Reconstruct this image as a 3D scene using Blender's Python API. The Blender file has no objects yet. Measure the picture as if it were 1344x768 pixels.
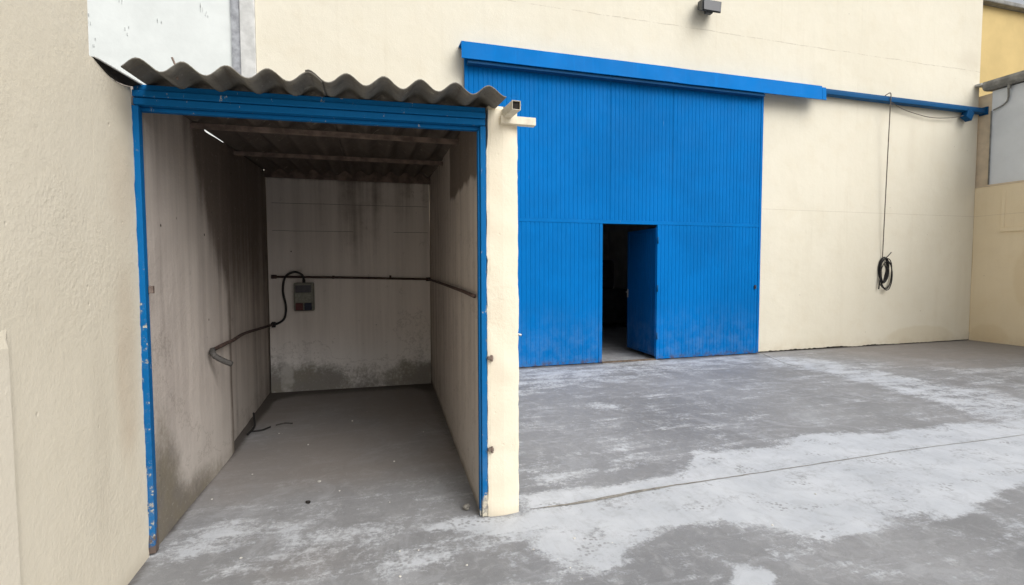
import bpy, bmesh, math, random
from mathutils import Vector, Matrix, noise as mn
random.seed(7)
S = bpy.context.scene
COL = S.collection
R = math.radians

# ------------------------------------------------------------------ node helpers
class NB:
    def __init__(s, name, rough=0.8, spec=0.3, metal=0.0):
        s.m = bpy.data.materials.new(name); s.m.use_nodes = True
        s.t = s.m.node_tree; s.b = s.t.nodes['Principled BSDF']
        s.b.inputs['Roughness'].default_value = rough
        s.b.inputs['Specular IOR Level'].default_value = spec
        s.b.inputs['Metallic'].default_value = metal
        s._tc = None; s._h = None
    def n(s, typ, **kw):
        x = s.t.nodes.new(typ)
        for k, v in kw.items(): setattr(x, k, v)
        return x
    def put(s, sock, v):
        if isinstance(v, bpy.types.NodeSocket): s.t.links.new(v, sock)
        elif isinstance(v, (tuple, list)) and len(v) == 3 and sock.type == 'RGBA': sock.default_value = (*v, 1)
        else: sock.default_value = v
    def obj(s):
        if s._tc is None:
            s._tc = s.n('ShaderNodeNewGeometry').outputs['Position']
        return s._tc
    def scaled(s, sc, rot=(0, 0, 0)):
        mp = s.n('ShaderNodeMapping'); mp.inputs['Scale'].default_value = sc
        mp.inputs['Rotation'].default_value = rot
        s.put(mp.inputs['Vector'], s.obj()); return mp.outputs['Vector']
    def noise(s, scale=5, detail=4, rough=0.55, vec=None, dist=0.0):
        x = s.n('ShaderNodeTexNoise'); x.inputs['Scale'].default_value = scale
        x.inputs['Detail'].default_value = detail; x.inputs['Roughness'].default_value = rough
        x.inputs['Distortion'].default_value = dist
        s.put(x.inputs['Vector'], vec if vec is not None else s.obj()); return x.outputs['Fac']
    def voro(s, scale=5, vec=None, feature='F1', rnd=1.0):
        x = s.n('ShaderNodeTexVoronoi', feature=feature); x.inputs['Scale'].default_value = scale
        x.inputs['Randomness'].default_value = rnd
        s.put(x.inputs['Vector'], vec if vec is not None else s.obj()); return x.outputs['Distance']
    def math(s, op, a, b=0.0, c=None, clamp=False):
        x = s.n('ShaderNodeMath', operation=op, use_clamp=clamp)
        s.put(x.inputs[0], a); s.put(x.inputs[1], b)
        if c is not None: s.put(x.inputs[2], c)
        return x.outputs[0]
    def ss(s, v, lo, hi, a=0.0, b=1.0):
        x = s.n('ShaderNodeMapRange', interpolation_type='SMOOTHSTEP')
        s.put(x.inputs['Value'], v)
        x.inputs['From Min'].default_value = lo; x.inputs['From Max'].default_value = hi
        x.inputs['To Min'].default_value = a; x.inputs['To Max'].default_value = b
        return x.outputs[0]
    def mix(s, f, a, b, mode='MIX'):
        x = s.n('ShaderNodeMix', data_type='RGBA', blend_type=mode)
        s.put(x.inputs[0], f); s.put(x.inputs[6], a); s.put(x.inputs[7], b)
        return x.outputs[2]
    def attr(s):
        a = s.n('ShaderNodeAttribute', attribute_name='m')
        q = s.n('ShaderNodeSeparateColor'); s.put(q.inputs[0], a.outputs['Color'])
        return q.outputs[0], q.outputs[1], q.outputs[2]
    def xyz(s):
        q = s.n('ShaderNodeSeparateXYZ'); s.put(q.inputs[0], s.obj()); return q.outputs
    def color(s, c): s.put(s.b.inputs['Base Color'], c)
    def rough(s, r): s.put(s.b.inputs['Roughness'], r)
    def bump(s, h, dist=0.01, strength=1.0):
        x = s.n('ShaderNodeBump'); x.inputs['Distance'].default_value = dist
        x.inputs['Strength'].default_value = strength
        s.put(x.inputs['Height'], h)
        if s._h is not None: s.put(x.inputs['Normal'], s._h)
        s._h = x.outputs[0]; s.put(s.b.inputs['Normal'], s._h)

def plain(name, col, rough=0.6, metal=0.0, var=0.25, scale=12, spec=0.3, bump=0.0):
    k = NB(name, rough, spec, metal)
    f = k.ss(k.noise(scale, 5, 0.6), 0.3, 0.7)
    k.color(k.mix(f, tuple(c * (1 - var) for c in col), tuple(min(1, c * (1 + var)) for c in col)))
    if bump: k.bump(k.noise(scale * 6, 4), bump)
    return k.m

CREAM = (0.72, 0.645, 0.485)

def mat_facade(name='facade_paint', warm=False):
    k = NB(name, 0.85, 0.2); r, g, b = k.attr(); X, Y, Z = k.xyz()
    base = k.mix(k.ss(k.noise(0.5, 5, 0.6), 0.3, 0.7), (0.715, 0.67, 0.552), (0.75, 0.705, 0.588))
    base = k.mix(k.math('MULTIPLY', k.ss(k.noise(3, 6, 0.65), 0.45, 0.75), 0.22), base, (0.64, 0.56, 0.41))
    # faint vertical runs
    st = k.noise(1.0, 5, 0.6, k.scaled((5, 5, 0.35)))
    base = k.mix(k.math('MULTIPLY', k.ss(st, 0.52, 0.75), 0.15), base, (0.60, 0.54, 0.42))
    # damp patches from the vertex layer (r), weathered grey (g)
    nz = k.noise(5, 6, 0.65)
    damp = k.ss(k.math('ADD', r, k.math('MULTIPLY', k.math('SUBTRACT', nz, 0.5), 0.5)), 0.3, 0.66)
    base = k.mix(k.math('MULTIPLY', damp, 0.32), base, (0.58, 0.49, 0.33))
    base = k.mix(k.math('MULTIPLY', g, 0.6), base, (0.50, 0.44, 0.34))
    # panel joints and a broken hairline crack
    for z0, w, amt, brk, x0, amp in ((2.60, 0.007, 0.32, 0.0, 6.6, 0.014), (5.57, 0.010, 0.5, 0.40, -5, 0.07)):
        wob = k.math('MULTIPLY', k.math('SUBTRACT', k.noise(1.3, 6, 0.6, k.scaled((1, 1, 0.0))), 0.5), amp)
        d = k.math('ABSOLUTE', k.math('SUBTRACT', k.math('SUBTRACT', Z, z0), wob))
        ln = k.ss(d, w * 0.35, w, 1.0, 0.0)
        br = k.ss(k.noise(2.6, 7, 0.8, k.scaled((1, 1, 0.2))), brk, brk + 0.2)
        on = k.math('GREATER_THAN', X, x0)
        ln = k.math('MULTIPLY', k.math('MULTIPLY', ln, br), on)
        base = k.mix(k.math('MULTIPLY', ln, amt), base, (0.36, 0.30, 0.22))
    patch = k.ss(k.noise(0.9, 7, 0.62, None, 0.5), 0.50, 0.56)
    base = k.mix(k.math('MULTIPLY', patch, 0.10), base, (0.62, 0.57, 0.45))
    run = k.math('MULTIPLY', k.ss(k.noise(1.0, 6, 0.65, k.scaled((9, 9, 0.25))), 0.56, 0.72), k.ss(Z, 2.6, 0.8, 1.0, 0.0))
    base = k.mix(k.math('MULTIPLY', run, 0.14), base, (0.52, 0.46, 0.34))
    # small specks
    sp = k.ss(k.voro(2.2), 0.012, 0.03, 1.0, 0.0)
    base = k.mix(k.math('MULTIPLY', sp, 0.6), base, (0.3, 0.25, 0.2))
    # dirt splash at the foot
    foot = k.math('MULTIPLY', k.ss(Z, 0.02, 0.28, 1.0, 0.0), k.ss(k.noise(4, 6, 0.7), 0.35, 0.65))
    base = k.mix(k.math('MULTIPLY', foot, 0.35), base, (0.52, 0.44, 0.31))
    if warm: base = k.mix(1.0, base, (1.24, 1.12, 0.95), 'MULTIPLY')  # facade paint lifted and warmed in place of stronger ambient light
    k.color(base)
    k.bump(k.noise(70, 4, 0.6), 0.004, 0.6); k.bump(k.noise(2.5, 5, .6), 0.03, 0.35)
    return k.m

def mat_stucco():
    k = NB('rough_stucco', 0.9, 0.15); r, g, b = k.attr()
    base = k.mix(k.ss(k.noise(1.2, 5, 0.6), 0.3, 0.7), (0.76, 0.695, 0.56), (0.80, 0.735, 0.60))
    base = k.mix(k.math('MULTIPLY', k.ss(k.noise(9, 6, 0.7), 0.5, 0.8), 0.15), base, (0.55, 0.47, 0.33))
    base = k.mix(k.math('MULTIPLY', r, 0.6), base, (0.56, 0.425, 0.30))       # rusty bleed
    base = k.mix(k.math('MULTIPLY', g, 0.6), base, (0.42, 0.36, 0.28))        # grime, painted shadow under the roof tip
    base = k.mix(b, base, (0.83, 0.765, 0.64))                                # newer coat
    k.color(base)
    h = k.math('ADD', k.math('MULTIPLY', k.noise(46, 3, 0.5), .6), k.math('MULTIPLY', k.noise(150, 4, 0.6), .4))
    rough = k.ss(k.noise(1.6, 3), 0.4, 0.65, 0.35, 1.0)
    k.bump(k.math('MULTIPLY', h, rough), 0.010, 0.5)
    k.bump(k.noise(11, 5, .6), 0.008, 0.3)
    k.bump(k.ss(k.voro(9), 0.03, 0.09), 0.003, 0.5)
    return k.m

def mat_inner(name, light, dark, low, na=1.6):
    """grimy cement render inside the bay: r dark brown, g olive/black, b pale bloom"""
    k = NB(name, 0.92, 0.12); r, g, b = k.attr(); X, Y, Z = k.xyz()
    st = k.noise(1.0, 6, 0.62, k.scaled((7, 7, 0.3)))
    st2 = k.noise(1.0, 4, 0.6, k.scaled((22, 22, 0.5)))
    base = k.mix(k.ss(st, 0.35, 0.7), light, dark)
    base = k.mix(k.math('MULTIPLY', k.ss(st2, 0.5, 0.75), 0.35), base, dark)
    base = k.mix(k.ss(Z, 0.9, 0.1, 0.0, 0.8), base, low)
    nz = k.noise(6, 7, 0.7)
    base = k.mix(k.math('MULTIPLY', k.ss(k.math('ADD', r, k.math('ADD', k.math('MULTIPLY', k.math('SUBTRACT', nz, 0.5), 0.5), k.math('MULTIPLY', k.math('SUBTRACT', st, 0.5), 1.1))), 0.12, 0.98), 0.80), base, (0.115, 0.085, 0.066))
    sp = k.noise(30, 6, 0.75)
    gm = k.ss(k.math('ADD', g, k.math('MULTIPLY', k.math('SUBTRACT', k.math('ADD', k.math('MULTIPLY', nz, 0.5), k.math('MULTIPLY', sp, 0.5)), 0.5), na)), 0.30, 0.85)
    base = k.mix(k.math('MULTIPLY', gm, 0.75), base, k.mix(k.ss(k.noise(2.5, 4), .4, .6), (0.10, 0.085, 0.062), (0.115, 0.095, 0.05)))
    base = k.mix(k.math('MULTIPLY', k.ss(k.math('ADD', b, k.math('SUBTRACT', nz, 0.5)), 0.4, 0.7), 0.7), base, (0.62, 0.60, 0.57))
    tide = k.math('ABSOLUTE', k.math('SUBTRACT', k.math('ADD', g, k.math('MULTIPLY', k.math('SUBTRACT', nz, 0.5), 1.2)), 0.22))
    base = k.mix(k.math('MULTIPLY', k.ss(tide, 0.0, 0.03, 1.0, 0.0), 0.3), base, (0.16, 0.13, 0.10))
    base = k.mix(k.math('MULTIPLY', k.ss(sp, 0.56, 0.68), 0.25), base, (0.62, 0.60, 0.57))
    pit = k.ss(k.voro(5.5), 0.03, 0.07, 1.0, 0.0)
    base = k.mix(k.math('MULTIPLY', pit, k.ss(k.noise(3), 0.5, 0.6)), base, (0.06, 0.05, 0.04))
    k.color(base)
    k.bump(k.noise(45, 5, 0.65), 0.005, 0.7); k.bump(k.noise(5, 4), 0.015, 0.5)
    return k.m

def mat_ground():
    k = NB('worn_concrete', 0.8, 0.25); r, g, b = k.attr()
    broad = k.noise(0.8, 6, 0.6); mid = k.noise(3.2, 7, 0.68, None, 0.6); fine = k.noise(24, 6, 0.72)
    streak = k.noise(1.0, 7, 0.7, k.scaled((1.1, 6.0, 1), (0, 0, R(8))))
    streak2 = k.noise(1.0, 6, 0.7, k.scaled((30, 5.0, 1), (0, 0, R(-22))))
    dark = k.mix(k.ss(broad, 0.3, 0.7), (0.205, 0.207, 0.214), (0.285, 0.287, 0.295))
    dark = k.mix(k.math('MULTIPLY', k.ss(fine, 0.4, 0.7), 0.35), dark, (0.165, 0.165, 0.170))
    dark = k.mix(k.math('MULTIPLY', k.ss(k.noise(9, 7, 0.75, None, .8), 0.5, 0.66), 0.35), dark, (0.42, 0.425, 0.43))
    dark = k.mix(k.math('MULTIPLY', k.ss(k.noise(5, 7, 0.7, None, 1.5), 0.52, 0.7), 0.4), dark, (0.17, 0.17, 0.175))
    agg = k.noise(210, 3, 0.7)
    dark = k.mix(k.math('MULTIPLY', k.ss(agg, 0.55, 0.72), 0.35), dark, (0.46, 0.46, 0.46))
    dark = k.mix(k.math('MULTIPLY', k.ss(agg, 0.45, 0.3), 0.35), dark, (0.12, 0.12, 0.122))
    dark = k.mix(k.math('MULTIPLY', k.ss(streak, 0.52, 0.72), 0.4), dark, (0.42, 0.425, 0.44))
    dark = k.mix(k.math('MULTIPLY', k.ss(k.noise(1.7, 7, 0.7, None, 1.2), 0.52, 0.62), 0.3), dark, (0.40, 0.41, 0.43))
    # pale cement dust: vertex layer r broken by noise
    def cn(v, a): return k.math('MULTIPLY', k.math('SUBTRACT', k.ss(v, 0.3, 0.7), 0.5), a)
    mm = k.math('ADD', r, cn(mid, .55))
    mm = k.math('ADD', mm, cn(fine, .50))
    mm = k.math('ADD', mm, cn(streak, .55))
    mm = k.math('ADD', mm, cn(k.noise(75, 4, .7), .22))
    dust = k.ss(mm, 0.26, 0.90)
    pale = k.mix(k.ss(k.noise(2.4, 6, 0.6), 0.3, 0.7), (0.46, 0.482, 0.515), (0.56, 0.58, 0.61))
    pale = k.mix(k.math('MULTIPLY', k.ss(streak2, 0.5, 0.7), 0.25), pale, (0.36, 0.36, 0.37))
    # footprint-like scuffs through the dust
    vo = k.ss(k.voro(38), 0.25, 0.5, 1.0, 0.0)
    sc = k.math('MULTIPLY', vo, k.ss(k.noise(3.0, 3, 0.5, k.scaled((1.0, 1.8, 1), (0, 0, R(30)))), 0.56, 0.66))
    pale = k.mix(k.math('MULTIPLY', sc, 0.85), pale, (0.26, 0.26, 0.265))
    pale = k.mix(k.math('MULTIPLY', k.ss(k.noise(7, 7, 0.75, None, 1.0), 0.48, 0.66), 0.35), pale, (0.34, 0.348, 0.36))
    pale = k.mix(k.math('MULTIPLY', k.ss(k.noise(170, 3, 0.7), 0.52, 0.68), 0.22), pale, (0.33, 0.335, 0.34))
    base = k.mix(k.math('MULTIPLY', dust, 0.92), dark, pale)
    # brown dirt (g); darker b with painted contact shade at wall feet
    gm = k.math('ADD', g, k.math('MULTIPLY', k.math('SUBTRACT', mid, 0.5), 0.5))
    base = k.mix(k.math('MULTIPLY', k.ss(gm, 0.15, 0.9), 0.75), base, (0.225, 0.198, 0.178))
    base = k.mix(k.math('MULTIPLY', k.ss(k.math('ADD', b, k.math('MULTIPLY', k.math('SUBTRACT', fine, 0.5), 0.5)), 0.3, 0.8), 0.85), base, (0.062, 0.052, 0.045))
    # tiny pale grains
    gr = k.ss(k.voro(7), 0.025, 0.04, 1.0, 0.0)
    base = k.mix(k.math('MULTIPLY', gr, k.ss(k.noise(1.1), 0.45, 0.55)), base, (0.62, 0.6, 0.57))
    k.color(base)
    k.rough(k.ss(dust, 0, 1, 0.62, 0.92))
    k.bump(fine, 0.003, 0.6); k.bump(k.noise(120, 3), 0.0015, 0.6); k.bump(dust, 0.003, 0.5)
    return k.m

def mat_blue(name, col, wear=0.0, rough=0.42):
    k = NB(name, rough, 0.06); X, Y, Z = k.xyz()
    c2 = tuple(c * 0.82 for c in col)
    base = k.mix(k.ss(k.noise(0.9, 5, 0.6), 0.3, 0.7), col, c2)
    run = k.noise(1.0, 5, 0.6, k.scaled((14, 14, 0.6)))
    base = k.mix(k.math('MULTIPLY', k.ss(run, 0.55, 0.8), 0.35), base, tuple(min(1, c * 1.22) for c in col))
    fade = k.ss(k.noise(1.0, 6, 0.7, k.scaled((2.2, 2.2, 0.8))), 0.5, 0.72)
    base = k.mix(k.math('MULTIPLY', fade, 0.10), base, tuple(min(1, c * .75 + .02) for c in col))
    gr = k.ss(k.noise(1.0, 6, 0.75, k.scaled((60, 60, 3))), 0.55, 0.8)
    base = k.mix(k.math('MULTIPLY', gr, 0.25), base, tuple(c * .6 for c in col))
    # chalky dust near the foot
    ft = k.math('MULTIPLY', k.ss(Z, 0.0, 1.1, 1.0, 0.0), k.ss(k.noise(5, 6, 0.7), 0.35, 0.75))
    base = k.mix(k.math('MULTIPLY', ft, 0.22), base, (0.22, 0.30, 0.42))
    rust = k.math('MULTIPLY', k.ss(Z, 0.01, 0.12, 1.0, 0.0), k.ss(k.noise(9, 7, 0.75), 0.44, 0.62))
    base = k.mix(k.math('MULTIPLY', rust, 0.8), base, (0.10, 0.06, 0.04))
    scr = k.ss(k.noise(1.0, 5, 0.7, k.scaled((38, 38, 2.2))), 0.70, 0.76)
    base = k.mix(k.math('MULTIPLY', scr, 0.35), base, (0.3, 0.45, 0.62))
    if wear:
        w = k.ss(k.noise(16, 7, 0.75, k.scaled((1.6, 1.6, 0.7))), 0.70 - 0.12 * wear, 0.72 - 0.12 * wear)
        base = k.mix(k.math('MULTIPLY', w, 0.9), base, (0.42, 0.40, 0.36))
        r, g, b = k.attr()
        ch = k.ss(k.math('ADD', r, k.math('MULTIPLY', k.math('SUBTRACT', k.noise(26, 6, 0.7), 0.5), 1.3)), 0.5, 0.56)
        hal = k.ss(k.math('ADD', r, k.math('MULTIPLY', k.math('SUBTRACT', k.noise(26, 6, 0.7), 0.5), 1.3)), 0.40, 0.52)
        base = k.mix(k.math('MULTIPLY', hal, .7), base, (0.10, 0.16, 0.25))
        base = k.mix(ch, base, k.mix(k.ss(k.noise(60, 3), .4, .6), (0.52, 0.48, 0.39), (0.28, 0.27, 0.25)))
        ru = k.ss(k.math('ADD', g, k.math('MULTIPLY', k.math('SUBTRACT', k.noise(20, 6, 0.7), 0.5), 1.2)), 0.45, 0.6)
        base = k.mix(ru, base, (0.13, 0.10, 0.085))
    k.color(base)
    k.rough(k.ss(k.noise(3, 4), 0.3, 0.7, rough - 0.06, rough + 0.14))
    k.bump(k.noise(30, 4), 0.0015, 0.5)
    return k.m

def mat_fibre():
    k = NB('weathered_fibre_cement', 0.9, 0.15)
    base = k.mix(k.ss(k.noise(3, 6, 0.65), 0.3, 0.7), (0.27, 0.255, 0.225), (0.16, 0.15, 0.132))
    st = k.noise(1.0, 5, 0.65, k.scaled((16, 1.2, 6)))
    base = k.mix(k.ss(st, 0.5, 0.72), base, (0.13, 0.115, 0.095))
    X, Y, Z = k.xyz()
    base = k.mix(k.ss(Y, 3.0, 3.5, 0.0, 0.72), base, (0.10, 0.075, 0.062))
    base = k.mix(k.ss(k.noise(8, 5, 0.7), 0.6, 0.72, 0, 0.6), base, (0.42, 0.40, 0.33))
    lich = k.ss(k.noise(22, 7, 0.75), 0.56, 0.66)
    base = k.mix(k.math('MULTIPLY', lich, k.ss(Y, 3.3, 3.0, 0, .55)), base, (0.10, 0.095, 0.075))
    base = k.mix(k.ss(k.noise(38, 5, 0.7), 0.62, 0.70, 0, .5), base, (0.48, 0.46, 0.40))
    k.color(base); k.bump(k.noise(60, 5, .65), 0.004, 0.8)
    return k.m

M = dict(
    facade=mat_facade(), yardwall=mat_facade('yard_wall_paint', True), stucco=mat_stucco(), ground=mat_ground(), fibre=mat_fibre(),
    inner=mat_inner('grimy_render', (0.60, 0.535, 0.48), (0.47, 0.415, 0.375), (0.55, 0.505, 0.46), 0.9),
    back=mat_inner('stained_back_render', (0.80, 0.735, 0.68), (0.67, 0.61, 0.56), (0.86, 0.85, 0.84)),
    blue=mat_blue('blue_door_paint', (0.0, 0.158, 0.49), rough=.55),
    bluetrim=mat_blue('blue_trim_paint', (0.0, 0.178, 0.56), rough=.5),
    blueleaf=mat_blue('shaded_blue_paint', (0.0, 0.09, 0.33), rough=.6),  # door blue darkened: doorway shade put into the colour
    bluerail=mat_blue('dark_blue_rail', (0.01, 0.085, 0.22)),
    blueframe=mat_blue('chipped_blue_frame', (0.006, 0.135, 0.37), wear=0.6, rough=0.5),
    white=plain('white_wall_paint', (0.69, 0.72, 0.70), 0.85, var=0.05, scale=2, bump=0.002),
    greydark=plain('dark_grey_joint', (0.33, 0.34, 0.36), 0.9, var=0.3, scale=9),
    drip=plain('faded_drip', (0.52, 0.54, 0.53), 0.9, var=0.3, scale=9),
    greylight=plain('pale_grey_cement', (0.58, 0.58, 0.56), 0.9, var=0.15, scale=6),
    yellow=plain('ochre_wall_paint', (0.60, 0.45, 0.20), 0.9, var=0.06, scale=1.5, bump=0.002),
    tan=plain('tan_cement_edge', (0.68, 0.56, 0.41), 0.9, var=0.1, scale=4),
    sheet=plain('pale_metal_sheet', (0.74, 0.77, 0.80), 0.6, var=0.06, scale=1.5),
    gutter=plain('grey_gutter', (0.24, 0.235, 0.22), 0.7, var=0.25, scale=8),
    black=plain('black_rubber', (0.018, 0.017, 0.017), 0.55, var=0.3, scale=20),
    blackm=plain('dark_lamp_metal', (0.06, 0.065, 0.07), 0.5, var=0.3, scale=15),
    wire=plain('grey_brown_cable', (0.13, 0.11, 0.09), 0.6, var=0.3, scale=15),
    pipe=plain('rusty_brown_pipe', (0.075, 0.048, 0.04), 0.75, var=0.4, scale=20),
    pipegrey=plain('grey_pipe', (0.075, 0.07, 0.065), 0.7, var=0.3, scale=30),
    purlin=plain('rusty_steel', (0.20, 0.15, 0.125), 0.85, var=0.4, scale=10),
    boxgrey=plain('grey_plastic', (0.19, 0.185, 0.155), 0.6, var=0.2, scale=30),
    boxdark=plain('dark_panel', (0.06, 0.055, 0.065), 0.4, var=0.2, scale=30),
    boxpale=plain('pale_label', (0.24, 0.24, 0.20), 0.7, var=0.2, scale=40),
    red=plain('red_button', (0.09, 0.018, 0.018), 0.5, var=0.2, scale=30),
    navy=plain('dark_button', (0.012, 0.015, 0.035), 0.5, var=0.2, scale=30),
    cream=plain('cream_metal_paint', (0.72, 0.66, 0.53), 0.7, var=0.1, scale=25),
    steel=plain('dull_steel', (0.45, 0.44, 0.43), 0.4, 0.8, var=0.2, scale=40),
    glass=plain('lamp_glass', (0.03, 0.033, 0.042), 0.35, var=0.1, scale=10, spec=0.6),
    hole=plain('dark_gap', (0.02, 0.017, 0.014), 0.95, var=0.4, scale=10),
    groove=plain('joint_dirt', (0.24, 0.225, 0.20), 0.95, var=0.35, scale=14),
    room=plain('dim_interior_paint', (0.55, 0.54, 0.53), 0.9, var=0.15, scale=1.5),
    sill=plain('worn_sill', (0.16, 0.12, 0.09), 0.85, var=0.4, scale=18),
    stone=plain('grey_stone', (0.20, 0.19, 0.17), 0.9, var=0.35, scale=60),
    palestone=plain('pale_stone', (0.6, 0.58, 0.54), 0.9, var=0.2, scale=60),
    darkstone=plain('black_crumb', (0.025, 0.022, 0.02), 0.9, var=0.3, scale=60),
    machine=plain('dark_machine_paint', (0.05, 0.05, 0.055), 0.5, var=0.3, scale=8),
)

# ------------------------------------------------------------------ object helpers
def link(name, bm, m, parent=None, smooth=False, bevel=0.0):
    me = bpy.data.meshes.new(name)
    bmesh.ops.recalc_face_normals(bm, faces=bm.faces)
    if smooth:
        for f in bm.faces: f.smooth = True
    bm.to_mesh(me); bm.free()
    o = bpy.data.objects.new(name, me); COL.objects.link(o)
    for x in (m if isinstance(m, list) else [m]): me.materials.append(x)
    if parent: o.parent = parent
    if bevel:
        md = o.modifiers.new('bevel', 'BEVEL'); md.width = bevel; md.segments = 2; md.limit_method = 'ANGLE'
    return o
def tag(o, label=None, cat=None, group=None, kind=None):
    if label: o['label'] = label
    if cat: o['category'] = cat
    if group: o['group'] = group
    if kind: o['kind'] = kind
    return o
def thing(name, label, cat, group=None):
    o = bpy.data.objects.new(name, None); COL.objects.link(o); o.empty_display_size = 0.1
    return tag(o, label, cat, group)
def box(bm, x0, x1, y0, y1, z0, z1, mtx=None):
    vs = [bm.verts.new((x, y, z)) for x in (x0, x1) for y in (y0, y1) for z in (z0, z1)]
    if mtx is not None:
        for v in vs: v.co = mtx @ v.co
    for q in ((0,1,3,2),(4,6,7,5),(0,4,5,1),(2,3,7,6),(0,2,6,4),(1,5,7,3)):
        bm.faces.new([vs[i] for i in q])
    return vs
def boxes(*bs):
    bm = bmesh.new()
    for b in bs: box(bm, *b)
    return bm
def tube(bm, pts, r, seg=8, cap=True):
    pts = [Vector(p) for p in pts]; rings = []
    up = Vector((0, 0, 1)); prev = None
    for i, p in enumerate(pts):
        d = (pts[min(i+1, len(pts)-1)] - pts[max(i-1, 0)]).normalized()
        a = prev if prev is not None else (up if abs(d.dot(up)) < .9 else Vector((1, 0, 0)))
        n1 = (a - d * a.dot(d)).normalized(); prev = n1; n2 = d.cross(n1)
        rr = r[i] if isinstance(r, (list, tuple)) else r
        rings.append([bm.verts.new(p + n1 * math.cos(t) * rr + n2 * math.sin(t) * rr) for t in (2*math.pi*k/seg for k in range(seg))])
    for A, B in zip(rings, rings[1:]):
        for k in range(seg): bm.faces.new((A[k], A[(k+1) % seg], B[(k+1) % seg], B[k]))
    if cap: bm.faces.new(rings[0]); bm.faces.new(rings[-1][::-1])
def spline(pts, n=8):
    P = [Vector(p) for p in pts]; P = [P[0]*2-P[1]] + P + [P[-1]*2-P[-2]]; out = []
    for i in range(1, len(P)-2):
        for k in range(n):
            t = k / n; a, b, c, d = P[i-1:i+3]
            out.append(.5*((2*b)+(c-a)*t+(2*a-5*b+4*c-d)*t*t+(3*b-a-3*c+d)*t*t*t))
    out.append(P[-2]); return out
def frange(a, b, s):
    n = max(1, round((b-a)/s)); return [a+(b-a)*i/n for i in range(n+1)]
def sm(v, a, b):
    if a == b: return float(v >= a)
    t = max(0, min(1, (v-a)/(b-a))); return t*t*(3-2*t)
def sheet(us, vs, pos, mask=None, skip=None, uvw=None):
    """grid surface: pos(u,v)->xyz, mask(u,v)->(r,g,b) stored as colour attribute m"""
    bm = bmesh.new(); lay = bm.verts.layers.float_color.new('m'); G = []
    for u in us:
        row = []
        for v in vs:
            w = bm.verts.new(pos(u, v)); c = mask(u, v) if mask else (0, 0, 0)
            w[lay] = (*c, 1); row.append(w)
        G.append(row)
    for i in range(len(us)-1):
        for j in range(len(vs)-1):
            if skip and skip((us[i]+us[i+1])/2, (vs[j]+vs[j+1])/2): continue
            bm.faces.new((G[i][j], G[i+1][j], G[i+1][j+1], G[i][j+1]))
    for v in [v for v in bm.verts if not v.link_faces]: bm.verts.remove(v)
    return bm
def extrude_back(bm, vec):
    """give an open sheet thickness"""
    r = bmesh.ops.extrude_face_region(bm, geom=bm.faces[:])
    bmesh.ops.translate(bm, verts=[e for e in r['geom'] if isinstance(e, bmesh.types.BMVert)], vec=vec)
def nz(x, y, z=0, s=1.0): return mn.noise(Vector((x*s, y*s, z*s)))
def ellip(u, v, cu, cv, ru, rv, soft=0.5):
    d = math.hypot((u-cu)/ru, (v-cv)/rv); return 1 - sm(d, 1-soft, 1+soft)
def poly_d(x, y, P):
    ins = False; dm = 1e9; n = len(P)
    for i in range(n):
        (x0, y0), (x1, y1) = P[i], P[(i+1) % n]
        if (y0 > y) != (y1 > y) and x < (x1-x0)*(y-y0)/(y1-y0)+x0: ins = not ins
        dx, dy = x1-x0, y1-y0; t = max(0, min(1, ((x-x0)*dx+(y-y0)*dy)/(dx*dx+dy*dy+1e-12)))
        d = math.hypot(x-x0-t*dx, y-y0-t*dy); dm = min(dm, d)
    return dm if ins else -dm

# ------------------------------------------------------------------ GROUND
DUST = [  # polygon, value, softness
 ([(0.96,3.13),(1.33,3.13),(1.8,3.13),(2.19,3.13),(2.68,3.5),(3.18,3.38),(3.71,3.5),(4.34,3.58),(4.52,3.35),(5.27,3.4),(5.91,3.31),(6.38,3.32),(9,3.4),(9,2.2),(6.4,2.3),(4.45,2.3),(3.98,2.27),(3.43,2.11),(3.05,2.2),(2.81,2.11),(2.52,2.15),(2.4,2.3),(2.06,2.42),(1.83,2.53),(1.62,2.54),(1.39,2.4),(1.14,2.29),(0.95,2.33),(0.9,2.5),(0.84,2.64),(0.64,2.74),(0.48,2.86),(0.3,2.93),(0.49,2.97),(0.88,2.88)], 1.05, .10),
 ([(6.01,6.43),(6.36,5.89),(6.41,5.09),(6.26,4.3),(6.06,3.7),(6.0,3.2),(7.17,3.5),(7.3,4.19),(7.2,4.88),(7.35,6.23),(6.7,7.18)], .74, .25),
 ([(8.12,5.48),(8.74,5.35),(9.8,4.92),(9.4,4.71),(8.34,5.01)], .62, .2),
 ([(7.6,5.0),(7.97,4.3),(7.88,4.0),(8.3,4.1),(8.25,4.8)], .5, .2),
 ([(2.1,7.3),(3.51,7.3),(6.56,7.3),(6.1,6.34),(4.43,6.3),(3.38,6.09),(1.2,5.6),(1.2,7.3)], .58, .5),
 ([(2.35,5.11),(2.66,5.19),(2.64,4.84),(2.32,4.81)], .75, .12),
 ([(1.2,3.88),(1.55,3.83),(1.63,3.28),(1.38,3.13),(1.01,3.2)], .5, .25),
 ([(2.07,4.01),(2.35,3.82),(2.13,3.35),(1.78,3.31),(1.8,3.62)], .48, .25),
 ([(-1.14,3.01),(-1.06,3.17),(-0.85,3.27),(-0.43,3.2),(-0.42,3.05),(-0.73,3.06),(-0.95,2.88),(-1.11,2.66),(-1.16,2.7)], .72, .14),
 ([(-0.43,3.15),(0.65,2.95),(0.84,2.52),(0.38,2.33),(-0.69,2.64),(-0.67,3.0)], .46, .3),
 ([(1.79,2.07),(1.85,2.06),(1.88,2.0),(1.83,1.91),(1.74,1.90),(1.70,1.97)], 1.2, .03),
]
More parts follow.
